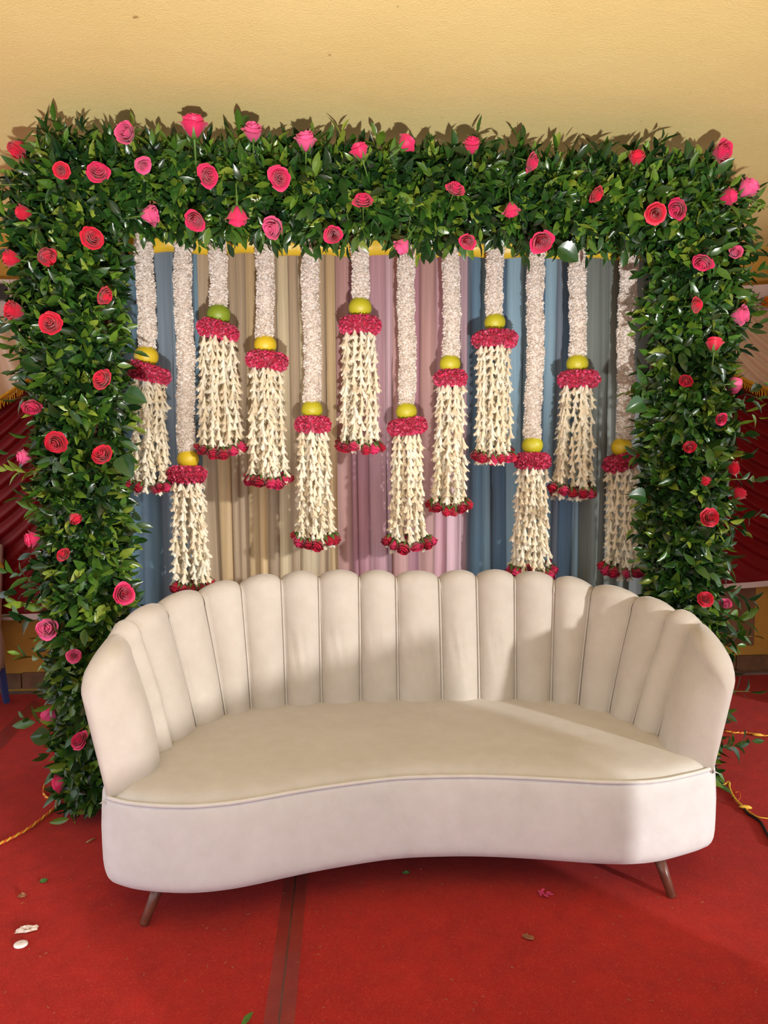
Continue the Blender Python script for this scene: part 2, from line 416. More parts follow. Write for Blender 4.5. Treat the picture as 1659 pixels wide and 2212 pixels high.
FRONT = [(-.700, 2.105), (-.640, 2.072), (-.578, 2.052), (-.506, 2.038), (-.426, 2.032), (-.327, 2.043), (-.228, 2.070), (-.08, 2.116), (.138, 2.163), (.271, 2.170), (.42, 2.163), (.56, 2.143), (.70, 2.115), (.81, 2.092), (.911, 2.082), (1.0, 2.090), (1.085, 2.115), (1.16, 2.142), (1.206, 2.165)]
fcurve = crspline(FRONT); NF = len(FRONT)
# seat cushion: between the front edge and the back cushions
m = MB()
def seatpt(u, v):
    f = fcurve(u*(NF-1)); b = bcurve(u*(NS-1)); n = unit(ncurve(u*(NS-1)))
    b = b+n*.03
    ends = min(1, min(u, 1-u)/.06)
    q = f+(b-f)*v
    rise = .034*math.sqrt(max(0, 1-(1-min(1, v/.16))**2))*ends
    q = q+unit(np.array((.25, 2.4))-q)*.006*(1-min(1, v/.1))
    z = .374+rise+.012*math.sin(PI*v)*ends-.004*v
    return (q[0], q[1], z)
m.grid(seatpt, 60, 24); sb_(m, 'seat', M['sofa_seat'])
# base skirt
outer = [(1.206, 2.165), (1.236, 2.21), (1.246, 2.27), (1.235, 2.36), (1.205, 2.48), (1.165, 2.61), (1.09, 2.74), (.98, 2.835), (.85, 2.885), (.70, 2.918), (.5, 2.94), (.25, 2.945), (0, 2.94), (-.2, 2.925), (-.36, 2.89), (-.49, 2.835), (-.60, 2.735), (-.67, 2.61), (-.71, 2.48), (-.738, 2.36), (-.748, 2.27), (-.735, 2.18), (-.700, 2.105)]
outl = [fcurve(i*.5) for i in range((NF-1)*2+1)]
oc = crspline(outer); outl += [oc(i*.5) for i in range(1, (len(outer)-1)*2)]
for _ in range(2):
    outl = [w for i in range(len(outl)) for w in (outl[i]*.75+outl[(i+1) % len(outl)]*.25, outl[i]*.25+outl[(i+1) % len(outl)]*.75)]
cen = np.array((.25, 2.5)); NO = len(outl)
onrm = []
for i in range(NO):
    t = unit(outl[(i+1) % NO]-outl[i-1]); onrm.append(np.array((t[1], -t[0])))
prof = [(-.012, .386), (-.001, .385), (.004, .37), (.007, .33), (.010, .27), (.010, .21), (.009, .165)]+[(.008-.048*(1-math.cos(a)), .155-.048*math.sin(a)) for a in (.2, .45, .7, .95, 1.2, 1.4, 1.57)]+[(-.10, .107)]
m = MB()
vs = []; fs = []
for i in range(NO):
    for d, z in prof:
        q = outl[i]+onrm[i]*d; vs.append((q[0], q[1], z))
npf = len(prof)
for i in range(NO):
    for k in range(npf-1):
        a = i*npf+k; b2 = ((i+1) % NO)*npf+k; fs.append((a, a+1, b2+1, b2))
fs.append(tuple(i*npf+npf-1 for i in range(NO)))
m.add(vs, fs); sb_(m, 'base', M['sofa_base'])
m = MB(); m.tube([(*(fcurve(i*.25)), .388) for i in range((NF-1)*4+1)], .0065, 8); sb_(m, 'front_piping', M['sofa_base'])
for (tx, ty), (fx, fy) in (((-.548, 2.115), (-.597, 2.078)), ((1.012, 2.128), (1.047, 2.094)), ((-.36, 2.80), (-.42, 2.845)), ((.86, 2.80), (.92, 2.845))):
    m = MB(); A = np.array((tx, ty, .125)); B = np.array((fx, fy, .002)); m.tube([A, A+(B-A)*.5, A+(B-A)*.97, B], [.019, .0165, .0135, .0115], 14); sb_(m, 'leg', M['wood'])

# ------------------------------------------------------------------ backdrop curtains
def curtain(x0, x1, cols, label, y=3.32, ztop=2.34, seed=0, amp=.022):
    r = random.Random(seed); m = MB(); xs = []; x = x0
    knots = []
    while x < x1:
        w = r.uniform(.028, .085); knots.append((x, w, r.choice((-1, 1))*r.uniform(.4, 1), r.choice(cols), r.uniform(.72, 1.08), r.uniform(-.02, .02))); x += w
    nz = 22; vs = []; cs = []; rows = 0
    for ki, (kx, w, a, c, br, dr) in enumerate(knots):
        for q in range(7):
            t = q/6; rows += 1; e = abs(2*t-1)
            prof_y = (1-e**2.2)*a
            for k in range(nz+1):
                zf = k/nz; z = .03+(ztop-.03)*zf
                sway = .012*math.sin(zf*4+kx*9)*(1-zf)
                xx = kx+w*t+sway+dr*(1-zf)*.4
                if ki == 0 and q == 0: xx = x0-.02
                if ki == len(knots)-1 and q == 6: xx = x1+.02
                yy = y-amp*prof_y*(.75+.5*(1-zf))+.006*math.sin(kx*31+zf*5)
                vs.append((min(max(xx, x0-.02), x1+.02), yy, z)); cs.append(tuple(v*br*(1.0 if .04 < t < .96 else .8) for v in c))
    n1 = nz+1; fs = [(i*n1+k, (i+1)*n1+k, (i+1)*n1+k+1, i*n1+k+1) for i in range(rows-1) for k in range(nz)]
    m.v = vs; m.c = cs; m.f = fs
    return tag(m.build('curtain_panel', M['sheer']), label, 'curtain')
YC = 3.32
cx = lambda px: on_y(px, 900, YC)[0]
BLUE = [s2l((126, 160, 181)), s2l((105, 139, 159)), s2l((148, 181, 201)), s2l((134, 151, 166))]
GOLD = [s2l((199, 170, 125)), s2l((211, 183, 140)), s2l((189, 166, 138)), s2l((219, 201, 166))]
PINK = [s2l((214, 168, 179)), s2l((200, 147, 160)), s2l((220, 185, 195)), s2l((200, 156, 152))]
BLU2 = [s2l((119, 153, 179)), s2l((98, 126, 153)), s2l((148, 181, 201)), s2l((125, 138, 154))]
GREY = [s2l((127, 135, 130)), s2l((111, 120, 119)), s2l((143, 148, 143)), s2l((133, 127, 122))]
curtain(cx(110), cx(425), BLUE, 'sheer teal blue curtain panel at the left of the backdrop', seed=1)
curtain(cx(425), cx(737), GOLD, 'sheer golden beige curtain panel between the blue and pink panels', y=3.352, seed=2)
curtain(cx(737), cx(1000), PINK, 'sheer pink curtain panel in the middle of the backdrop', seed=3)
curtain(cx(1000), cx(1262), BLU2, 'sheer slate blue curtain panel right of the pink one', y=3.352, seed=4)
curtain(cx(1262), cx(1560), GREY, 'sheer grey green curtain panel at the right of the backdrop', seed=5)
# gold cloth rail above the curtains
gz0 = on_y(850, 500, 3.2)[2]; gz1 = on_y(850, 548, 3.2)[2]; gx0 = on_y(210, 530, 3.2)[0]; gx1 = on_y(1440, 530, 3.2)[0]
m = MB()
def goldpt(u, v):
    a = 2*PI*v; s = .012*math.sin(u*37)+.008*math.sin(u*91+1); zc = (gz0+gz1)/2; rr = (gz0-gz1)/2+.02
    return (gx0+(gx1-gx0)*u, 3.245+.035*math.cos(a)+s*.5, zc+.02+rr*math.sin(a)*(1+.08*math.sin(u*50+a)))
m.grid(goldpt, 160, 16); tag(m.build('cloth_rail', M['gold']), 'shiny gold satin wrapped rail under the top foliage', 'rail')

# ------------------------------------------------------------------ floral arch
arch = thing('flower_arch', 'rectangular arch of green foliage studded with pink roses behind the sofa', 'arch', (0.22, 2.86, 0))
AO = np.array((0.22, 2.86, 0))
AXL, AXR, AY, AZ = -.985, 1.415, 2.86, 2.43
def az_(x): return AZ-.03*(x-AXL)/(AXR-AXL)
def ab(m, name, mat, parent=arch): 
    m.v = [(p[0]-AO[0], p[1]-AO[1], p[2]) for p in m.v]; return m.build(name, mat, parent, False)
for sx in (AXL, AXR):
    for dx in (-.05, .05):
        for dy in (-.01, .13):
            m = MB(); m.box(sx+dx-.02, sx+dx+.02, AY+dy-.02, AY+dy+.02, .0, 2.58); ab(m, 'frame_post', M['frame'])
for dy in (.02, .15):
    for z in (2.34, 2.54):
        m = MB(); m.box(AXL-.11, AXR+.11, AY+dy-.02, AY+dy+.02, z-.02, z+.02); ab(m, 'frame_beam', M['frame'])
for sx in (AXL, AXR):
    for k in range(6):
        m = MB(); z = .15+k*.42; m.box(sx-.085, sx+.085, AY+.115, AY+.145, z-.015, z+.015); ab(m, 'frame_crossbar', M['frame'])
ROSES = [(276, 276, 38, 'u', 2), (418, 274, 48, 'u', 0), (547, 287, 38, 'u', 2), (662, 305, 40, 'u', 2), (787, 327, 34, 'u', 0), (873, 306, 36, 'u', 0), (1023, 314, 34, 'u', 0), (1141, 349, 36, 'f', 0), (1377, 341, 32, 'u', 1), (1561, 322, 40, 'r', 0), (31, 296, 36, 'l', 1), (134, 367, 30, 'f', 1), (212, 371, 40, 'f', 0), (307, 356, 32, 'f', 2), (447, 379, 40, 'f', 0), (601, 384, 42, 'f', 0), (786, 439, 38, 'f', 0), (978, 415, 36, 'f', 0), (1286, 414, 34, 'f', 1), (1100, 445, 32, 'd', 0), (1417, 459, 40, 'f', 1), (1471, 451, 40, 'f', 0), (1573, 424, 36, 'r', 0), (1619, 415, 42, 'r', 2), (53, 452, 32, 'l', 1), (306, 472, 38, 'd', 2), (422, 475, 36, 'd', 0), (511, 451, 42, 'd', 0), (197, 515, 42, 'f', 1), (93, 547, 36, 'd', 1), (25, 560, 34, 'l', 1), (601, 502, 40, 'd', 2), (723, 511, 32, 'd', 0), (882, 523, 34, 'd', 2), (1011, 518, 30, 'd', 0), (1172, 522, 42, 'd', 0), (1523, 560, 40, 'f', 0), (1596, 545, 26, 'r', 2), (217, 637, 36, 'f', 1), (31, 668, 38, 'l', 1), (108, 702, 42, 'f', 1), (1501, 661, 32, 'f', 1), (1599, 675, 38, 'r', 2), (1548, 745, 34, 'u', 1), (228, 823, 42, 'f', 1), (55, 861, 34, 'l', 0), (1485, 820, 28, 'f', 1), (1593, 828, 32, 'r', 2), (1557, 904, 24, 'f', 0), (121, 954, 42, 'f', 1), (227, 987, 40, 'f', 1), (53, 985, 30, 'l', 2), (1489, 963, 26, 'f', 1), (1582, 1012, 30, 'r', 1), (1523, 1036, 22, 'd', 1), (1600, 1075, 30, 'r', 1), (1530, 1116, 38, 'f', 1), (152, 1118, 26, 'd', 1), (72, 1160, 32, 'l', 0), (139, 1200, 28, 'f', 1), (262, 1284, 42, 'f', 0), (1525, 1294, 32, 'f', 1), (1575, 1310, 24, 'r', 2), (93, 1361, 40, 'l', 2), (160, 1417, 28, 'f', 2), (105, 1556, 34, 'l', 2), (178, 1602, 36, 'f', 0), (128, 1686, 30, 'l', 0)]
# leaf shape: 5 stations, folded along the midrib (x along the leaf)
LT = np.array([0, .2, .48, .76, 1.0]); LWID = np.array([.04, .36, .5, .33, .01])
def leaf_base(fold, curl, wid):
    v = []
    for t, w in zip(LT, LWID):
        zc = -curl*t*t
        v += [(t, -w*wid, zc+fold*w*wid), (t, 0, zc), (t, w*wid, zc+fold*w*wid)]
    return np.array(v)
LF = np.array([(i*3+j, i*3+3+j, i*3+4+j, i*3+1+j) for i in range(4) for j in range(2)])
LVAR = [leaf_base(f, c, w) for f, c, w in ((.5, .12, .38), (.3, .25, .44), (.7, .05, .36), (.2, .32, .41), (.45, -.08, .39), (.6, .2, .47))]
GREENS = [tuple(.64*q for q in s2l(c)) for c in ((34, 66, 28), (46, 86, 34), (58, 104, 38), (78, 122, 40), (112, 150, 48), (146, 170, 60), (38, 74, 44))]
GW = [.24, .24, .18, .14, .10, .05, .05]
leaves = []          # (variant, R, loc, size, tint)
stems = MB()
def blocked(p):
    x, y, z = p
    if z > CZ-.02 or z < .025 or y > 3.20: return True
    if z < .95 and y < 2.98:
        h = 1.08 if y < 2.6 else (1.0 if y < 2.76 else .86)
        if abs(x-.25) < h: return True
    return False
def sprig(base, d, length, nl, up):
    d = unit(d); side = unit(np.cross(d, nr.normal(size=3))); bend = nr.normal(size=3)*.35+np.array((0, 0, up))
    c = GREENS[nr.choice(7, p=GW)]; pts = []
    for k in range(nl+1):
        t = k/nl; p = base+d*length*t+bend*length*t*t*.45; pts.append(p)
    if nr.rand() < .35 and not any(blocked(q) for q in pts): stems.tube([pts[0], pts[nl//2], pts[-1]], [.0028, .002, .001], 4, cap=False)
    az0 = nr.rand()*6.28
    for k in range(1, nl+1):
        dr = unit(pts[k]-pts[k-1]); a = az0+k*2.5+nr.normal()*.4
        e1 = unit(np.cross(dr, side)); e2 = np.cross(dr, e1)
        rad = e1*math.cos(a)+e2*math.sin(a)
        sp = nr.uniform(.55, 1.15) if k < nl else nr.uniform(0, .5)
        ld = unit(dr*math.cos(sp)+rad*math.sin(sp)); L = nr.uniform(.042, .088)*(1 if k < nl else .85)
        nh = dr*1.0-rad*.3+nr.normal(size=3)*.35+np.array((0, -.35, .25))
        tip = pts[k]+ld*L
        if blocked(tip) or blocked(pts[k]): continue
        R = frame(ld, nh); tn = np.array(c)*nr.uniform(.7, 1.3)
        if nr.rand() < .1: tn = np.array(GREENS[nr.randint(3, 6)])
        leaves.append((nr.randint(6), R, pts[k], L, tn))
def rad_at(part, s):
    if part == 'top': return .15, .185
    z = s; w = .105+.055*min(1, max(0, (z-.2)/.9))+.085*max(0, min(1, (z-1.65)/.4)); return w, .18
def run(part, n):
    for _ in range(n):
        phi = nr.uniform(-1.95, 1.95)
        if part == 'top':
            s = nr.uniform(AXL-.05, AXR+.05); c = np.array((s, AY, az_(s))); lat = np.array((0, 0, 1.)); along = np.array((1., 0, 0))
        else:
            sx = AXL if part == 'left' else AXR; s = nr.uniform(.05, 2.50); c = np.array((sx, AY, s)); lat = np.array((1., 0, 0)); along = np.array((0, 0, 1.))
        w, dpt = rad_at(part, s)
        if part != 'top' and (math.sin(phi) > 0) == (part == 'left'): w = min(w, .165)-.02
        o = np.array((0, -1., 0))*math.cos(phi)*dpt+lat*math.sin(phi)*w
        rr = nr.uniform(.12, .68); ln = nr.uniform(.09, .15)
        fan = along*nr.normal()*.45
        base = c+o*rr+along*nr.normal()*.02
        reach = max(.05, np.linalg.norm(o)*1.0-np.linalg.norm(o)*rr-.02)
        sprig(base, unit(o)+fan, min(ln, reach+nr.uniform(-.02, .045)), nr.randint(4, 8), -.25 if part != 'top' else -.15)
run('top', 2000); run('left', 1750); run('right', 1750)
# stragglers hanging over the opening and sticking out at the rim
for _ in range(48):
    x = nr.uniform(AXL+.1, AXR-.1); sprig(np.array((x, AY-nr.uniform(.02, .15), az_(x)-.10)), (nr.normal()*.3, -.35, -1), nr.uniform(.06, .11), 6, -.1)
for _ in range(50):
    x = nr.uniform(AXL-.15, AXR+.15); sprig(np.array((x, AY-nr.uniform(.0, .15), az_(x)+.09)), (nr.normal()*.4, -.3, .8), nr.uniform(.06, .10), 6, 0)
for _ in range(44):
    s = nr.choice((-1, 1)); z = nr.uniform(.1, 2.4); sx = AXL if s < 0 else AXR
    sprig(np.array((sx+s*.12, AY-nr.uniform(0, .15), z)), (s, -.2, nr.uniform(-.3, .5)), nr.uniform(.10, .17), 7, .1)
stuff(ab(stems, 'sprig_stems', M['stem']))
DIRS = {'f': (0, -1, .08), 'u': (.05, -.62, .78), 'd': (0, -.72, -.66), 'l': (-.72, -.62, .2), 'r': (.75, -.6, .2)}
RPOS = []
for (px, py, sz, k, c) in ROSES:
    Y = 2.70 if k in 'lr' else 2.62
    q = on_y(px, py, Y); d = unit(CAM-q)*.75+np.array((0, -.25, 0)) if k == 'f' else np.array(DIRS[k])
    d = unit(d+nr.normal(size=3)*.13); RPOS.append((on_y(px, py, Y), d, sz*Y/FPX*1.08))
def hides_rose(p, L, R):
    q = p+R[:, 0]*L*.55
    for c, d, s in RPOS:
        if abs(q[0]-c[0]) < s and q[1] < c[1]+.035 and (q[0]-c[0])**2+(q[2]-c[2])**2 < (s*.5+L*.33)**2: return True
    return False
leaves = [l for l in leaves if not hides_rose(l[2], l[3], l[1])]
# the 300 leaves that show largest are parts of their own, the rest one mass
yk = np.array([p[1]-.35*p[3] for (_, _, p, _, _) in [(a, b, c, d, e) if False else (a, b, np.append(c, d), d, e) for a, b, c, d, e in leaves]])
order = np.argsort(yk); big = set()
cells = {}
for idx in order:
    p = leaves[idx][2]; key = (int(p[0]/.09), int(p[2]/.09))
    if cells.get(key, 0) < 2 and leaves[idx][3] > .05:
        cells[key] = cells.get(key, 0)+1; big.add(int(idx))
    if len(big) >= 300: break
rest = [l for i, l in enumerate(leaves) if i not in big]
V = np.empty((len(rest)*15, 3)); T = np.empty((len(rest)*15, 3)); Fc = np.empty((len(rest)*8, 4), np.int32)
for i, (k, R, p, L, tn) in enumerate(rest):
    V[i*15:i*15+15] = (LVAR[k]*L)@R.T+(p-AO); T[i*15:i*15+15] = tn; Fc[i*8:i*8+8] = LF+i*15
stuff(link('foliage', np_mesh('foliage', V, Fc, M['leaf'], T), arch))
lm = []
for g in range(6):
    tn = GREENS[(1, 2, 3, 2, 4, 0)[g]]
    lm.append(np_mesh('leaf', LVAR[g], LF, M['leaf'], np.tile(np.array(tn), (15, 1))))
for i in sorted(big):
    k, R, p, L, tn = leaves[i]; o = link('leaf', lm[k], arch); o.matrix_local = mat4(R, p-AO, L)
# broad leaves
def broad():
    m = MB()
    def f(u, v):
        w = (math.sin(PI*min(1, u**.75))**.8)*.42*(1+.06*math.sin(u*40)); t = (v-.5)*2
        return (u, t*w, .45*abs(t)*w-.25*u*u)
    m.grid(f, 14, 6, s2l((38, 74, 34))); return m.mesh('broad_leaf', M['leaf'])
BL = broad()
for (px, py, L, d) in ((1205, 535, .13, (1, -.2, -.6)), (95, 800, .13, (-.9, -.1, .5)), (110, 1592, .11, (-1, -.1, .1)), (262, 985, .13, (.5, -.5, -.8)), (1395, 1075, .11, (-.9, -.4, .2)), (1480, 345, .10, (.1, -.3, 1)), (1390, 870, .12, (-.8, -.4, -.3)), (270, 850, .12, (.9, -.3, -.3))):
    p = on_y(px, py, 2.72)-AO; o = link('broad_leaf', BL, arch); o.matrix_local = mat4(frame(d, (nr.normal()*.4, -1, .5)), p, L*.72)

# roses
def rose_mesh(kind, tint, seed):
    r = random.Random(seed); m = MB()
    def petal(th, half, r0, r1, h, curl, z0, tn):
        def f(u, v):
            a = (u-.5)*2; t = v; ang = th+a*half
            rr = r0+(r1-r0)*math.sin(min(1, t*1.25)*PI/2)+curl*max(0, t-.55)**2*4*(1-.4*a*a)
            z = z0+h*(t-.10*a*a*t)-curl*1.1*max(0, t-.75)**2*5
            rr *= 1+.05*math.sin(a*5+th*3)*t
            return (rr*math.cos(ang), rr*math.sin(ang), z)
        o = len(m.v); m.grid(f, 6, 6, tn)
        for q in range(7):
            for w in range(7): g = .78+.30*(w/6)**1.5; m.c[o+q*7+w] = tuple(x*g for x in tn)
    if kind == 'open':
        L = [(2, 1.6, .03, .06, .56, .0, .0), (3, 1.15, .05, .135, .56, .02, .0), (3, 1.2, .06, .215, .53, .05, 0), (4, 1.05, .07, .30, .47, .09, -.02), (4, 1.05, .08, .37, .39, .13, -.03), (5, .9, .08, .42, .29, .16, -.04)]
    else:
        L = [(3, 1.1, .03, .09, .80, .0, 0), (3, 1.1, .06, .17, .80, .02, 0), (3, 1.15, .08, .25, .78, .04, -.01), (4, 1.0, .09, .33, .74, .09, -.02), (4, .95, .10, .38, .62, .15, -.03)]
    th = 0
    for li, (n, half, r0, r1, h, cu, z0) in enumerate(L):
        for k in range(n):
            th += 2*PI/n; b = r.uniform(.85, 1.12)
            petal(th+li*.7+r.uniform(-.15, .15), half*r.uniform(.9, 1.1), r0, r1*r.uniform(.93, 1.06), h*r.uniform(.93, 1.05), cu*r.uniform(.6, 1.4), z0, tuple(v*b for v in tint))
    return m.mesh('rose', M['rose'])
RC = [s2l((220, 46, 100)), s2l((212, 32, 62)), s2l((232, 92, 146))]
RM = {('open', 0): rose_mesh('open', RC[0], 1), ('open', 1): rose_mesh('open', RC[1], 2), ('bud', 0): rose_mesh('bud', RC[0], 3), ('bud', 1): rose_mesh('bud', RC[1], 4), ('bud', 2): rose_mesh('bud', RC[2], 5), ('open', 2): rose_mesh('open', RC[2], 6)}
m = MB()
for k in range(5):
    a = 2*PI*k/5
    def f(u, v, a=a):
        t = u; w = .13*(1-t)**.8*(v-.5)*2; r = .05+.30*math.sin(t*1.5); return (r*math.cos(a)-w*math.sin(a), r*math.sin(a)+w*math.cos(a), -.06+.42*t*t)
    m.grid(f, 4, 2)
m.tube([(0, 0, 0), (0, 0, -.1), (.03, 0, -.9)], [.10, .05, .03], 6)
CALYX = m.mesh('sepals', M['sepal'])
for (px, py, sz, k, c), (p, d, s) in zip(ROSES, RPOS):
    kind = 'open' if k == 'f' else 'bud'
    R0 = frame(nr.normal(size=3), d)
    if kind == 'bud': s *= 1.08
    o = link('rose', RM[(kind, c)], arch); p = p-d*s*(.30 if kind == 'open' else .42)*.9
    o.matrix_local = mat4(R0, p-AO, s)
    q = link('sepals', CALYX, o); q.matrix_local = Matrix.Identity(4)

# ------------------------------------------------------------------ hanging flower garlands
GY = 3.13
PXM = GY/FPX
def bud_mesh(seed, tint):
    r = random.Random(seed); m = MB(); k = 6; rings = []
    for rad, z in ((.08, .04), (.11, -.32), (.20, -.64)):
        rings.append([(rad*math.cos(2*PI*q/k), rad*math.sin(2*PI*q/k), z) for q in range(k)])
    v = sum(rings, []); f = [(i*k+q, i*k+(q+1) % k, (i+1)*k+(q+1) % k, (i+1)*k+q) for i in range(2) for q in range(k)]
    for q in range(k):
        a = 2*PI*(q+.5)/k; rr = r.uniform(.27, .44); zz = r.uniform(-.92, -1.10); w = .15
        n = len(v); v += [((rr*.8)*math.cos(a)-w*math.sin(a), rr*.8*math.sin(a)+w*math.cos(a), (zz-.62)/2-.05), ((rr*.8)*math.cos(a)+w*math.sin(a), rr*.8*math.sin(a)-w*math.cos(a), (zz-.62)/2-.05), (rr*math.cos(a), rr*math.sin(a), zz)]
        f += [(12+q, 12+(q+1) % k, n, n+1), (n+1, n, n+2)]
    m.add(v, f, tint); return m.mesh('tuberose', M['tuberose'])
TB = [bud_mesh(i, s2l(c)) for i, c in enumerate(((252, 244, 224), (249, 238, 212), (253, 248, 232), (246, 232, 206)))]
RB = []
for sd, c in ((7, (192, 22, 60)), (8, (172, 16, 48)), (9, (210, 46, 96))):
    b = rose_mesh('bud', s2l(c), sd); b.name = 'rosebud'; RB.append(b)
m = MB()
for k in range(5):
    a = 2*PI*k/5
    def f(u, v, a=a):
        t = u; w = .17*(1-t)**.7*(v-.5)*2; r = .06+.42*math.sin(t*1.6); return (r*math.cos(a)-w*math.sin(a), r*math.sin(a)+w*math.cos(a), .05-.55*t*t)
    m.grid(f, 4, 2)
m.v = [(x*.9, y*.9, -z) for x, y, z in m.v]
BCAL = m.mesh('calyx', M['sepal'])
LIME = {}
for key in ('lime_y', 'lime_g', 'lime_m'):
    m = MB(); pr = [(max(.001, math.sin(a)), -.94*math.cos(a)) for a in np.linspace(0, PI, 15)]
    m.lathe(pr, 24); LIME[key] = m.mesh('lime', M[key])
def petals_around(points_fn, n, size, tints, out_bias, name, mat):
    """n small cupped petals; points_fn gives (pos, normal, along)"""
    base = np.array([(0, -.18, 0), (0, .18, 0), (.5, -.42, .10), (.5, .42, .10), (1, -.2, -.05), (1, .2, -.05)]); fq = np.array([(0, 2, 3, 1), (2, 4, 5, 3)])
    V = np.empty((n*6, 3)); T = np.empty((n*6, 3)); Fq = np.empty((n*2, 4), np.int32)
    for i in range(n):
        p, nn, al = points_fn(); d = unit(nn*out_bias+nr.normal(size=3)*.55); nh = unit(nr.normal(size=3)+al*.4)
        R = frame(d, nh); s = size*nr.uniform(.7, 1.25)
        V[i*6:i*6+6] = (base*s)@R.T+p; T[i*6:i*6+6] = np.array(tints[nr.randint(len(tints))])*nr.uniform(.88, 1.05); Fq[i*2:i*2+2] = fq+i*6
    return V, Fq, T
WHT = [s2l((250, 243, 236)), s2l((246, 236, 226)), s2l((252, 248, 244)), s2l((240, 226, 212))]
CRM = [s2l((212, 52, 96)), s2l((196, 36, 76)), s2l((228, 92, 132)), s2l((178, 26, 60))]
G = [
 dict(t=(310, 498), r=(318, 755), l=(316, 770, 25, 'lime_y'), g=(320, 806, 94, 16), ts=(322, 825, 66), te=(326, 1050, 84), rows=(280, 370, 1045, 1082), lab='leftmost hanging garland with yellow lime and drooping crimson petal ring'),
 dict(t=(394, 498), r=(404, 978), l=(406, 992, 23, 'lime_y'), g=(404, 1025, 82, 0), ts=(406, 1045, 68), te=(416, 1266, 86), rows=(374, 458, 1262, 1292), lab='longest garland on the left, its tassel ending behind the sofa back'),
 dict(t=(467, 490), r=(472, 664), l=(472, 680, 25, 'lime_g'), g=(471, 715, 88, 14), ts=(470, 735, 76), te=(477, 965, 96), rows=(428, 528, 958, 1008), lab='short garland with green lime, third from the left'),
 dict(t=(570, 500), r=(573, 732), l=(573, 745, 24, 'lime_y'), g=(577, 780, 90, 6), ts=(576, 800, 70), te=(580, 1032, 92), rows=(532, 626, 1032, 1070), lab='garland with yellow lime hanging before the golden beige curtain'),
 dict(t=(670, 503), r=(675, 870), l=(674, 885, 23, 'lime_m'), g=(676, 918, 78, 0), ts=(676, 938, 66), te=(681, 1166, 86), rows=(634, 729, 1160, 1198), lab='long garland with speckled lime at the right edge of the beige curtain'),
 dict(t=(775, 498), r=(778, 650), l=(778, 665, 25, 'lime_m'), g=(778, 704, 90, 0), ts=(777, 722, 76), te=(778, 960, 90), rows=(731, 826, 958, 996), lab='short garland with olive lime at the left edge of the pink curtain'),
 dict(t=(878, 525), r=(879, 875), l=(878, 889, 23, 'lime_m'), g=(880, 922, 86, -8), ts=(880, 944, 66), te=(881, 1172, 86), rows=(833, 936, 1165, 1205), lab='long garland with greenish lime hanging before the pink curtain'),
 dict(t=(975, 525), r=(974, 773), l=(972, 786, 23, 'lime_m'), g=(973, 818, 72, 0), ts=(974, 836, 56), te=(971, 1088, 78), rows=(927, 1013, 1085, 1131), lab='garland with small crimson ring and long tassel between pink and blue curtains'),
 dict(t=(1069, 525), r=(1069, 684), l=(1069, 697, 23, 'lime_m'), g=(1069, 734, 98, 0), ts=(1067, 752, 74), te=(1066, 988, 86), rows=(1022, 1110, 984, 1016), lab='short garland with wide crimson ring in front of the slate blue curtain'),
 dict(t=(1160, 535), r=(1151, 950), l=(1150, 962, 23, 'lime_m'), g=(1151, 996, 80, 0), ts=(1150, 1014, 66), te=(1145, 1236, 92), rows=(1096, 1198, 1232, 1262), lab='long garland on the right whose tassel ends behind the sofa back'),
 dict(t=(1250, 540), r=(1246, 773), l=(1247, 786, 24, 'lime_m'), g=(1250, 820, 90, 0), ts=(1246, 840, 72), te=(1238, 1064, 96), rows=(1190, 1286, 1056, 1088), lab='second garland from the right, with olive yellow lime and flared tassel'),
 dict(t=(1357, 552), r=(1349, 950), l=(1343, 966, 23, 'lime_y'), g=(1342, 997, 82, -20), ts=(1345, 1014, 66), te=(1345, 1232, 84), rows=(1302, 1388, 1225, 1262), lab='rightmost garland with yellow lime and tilted crimson ring beside the pillar'),
]
def P3(x, y): return on_y(x, y, GY)
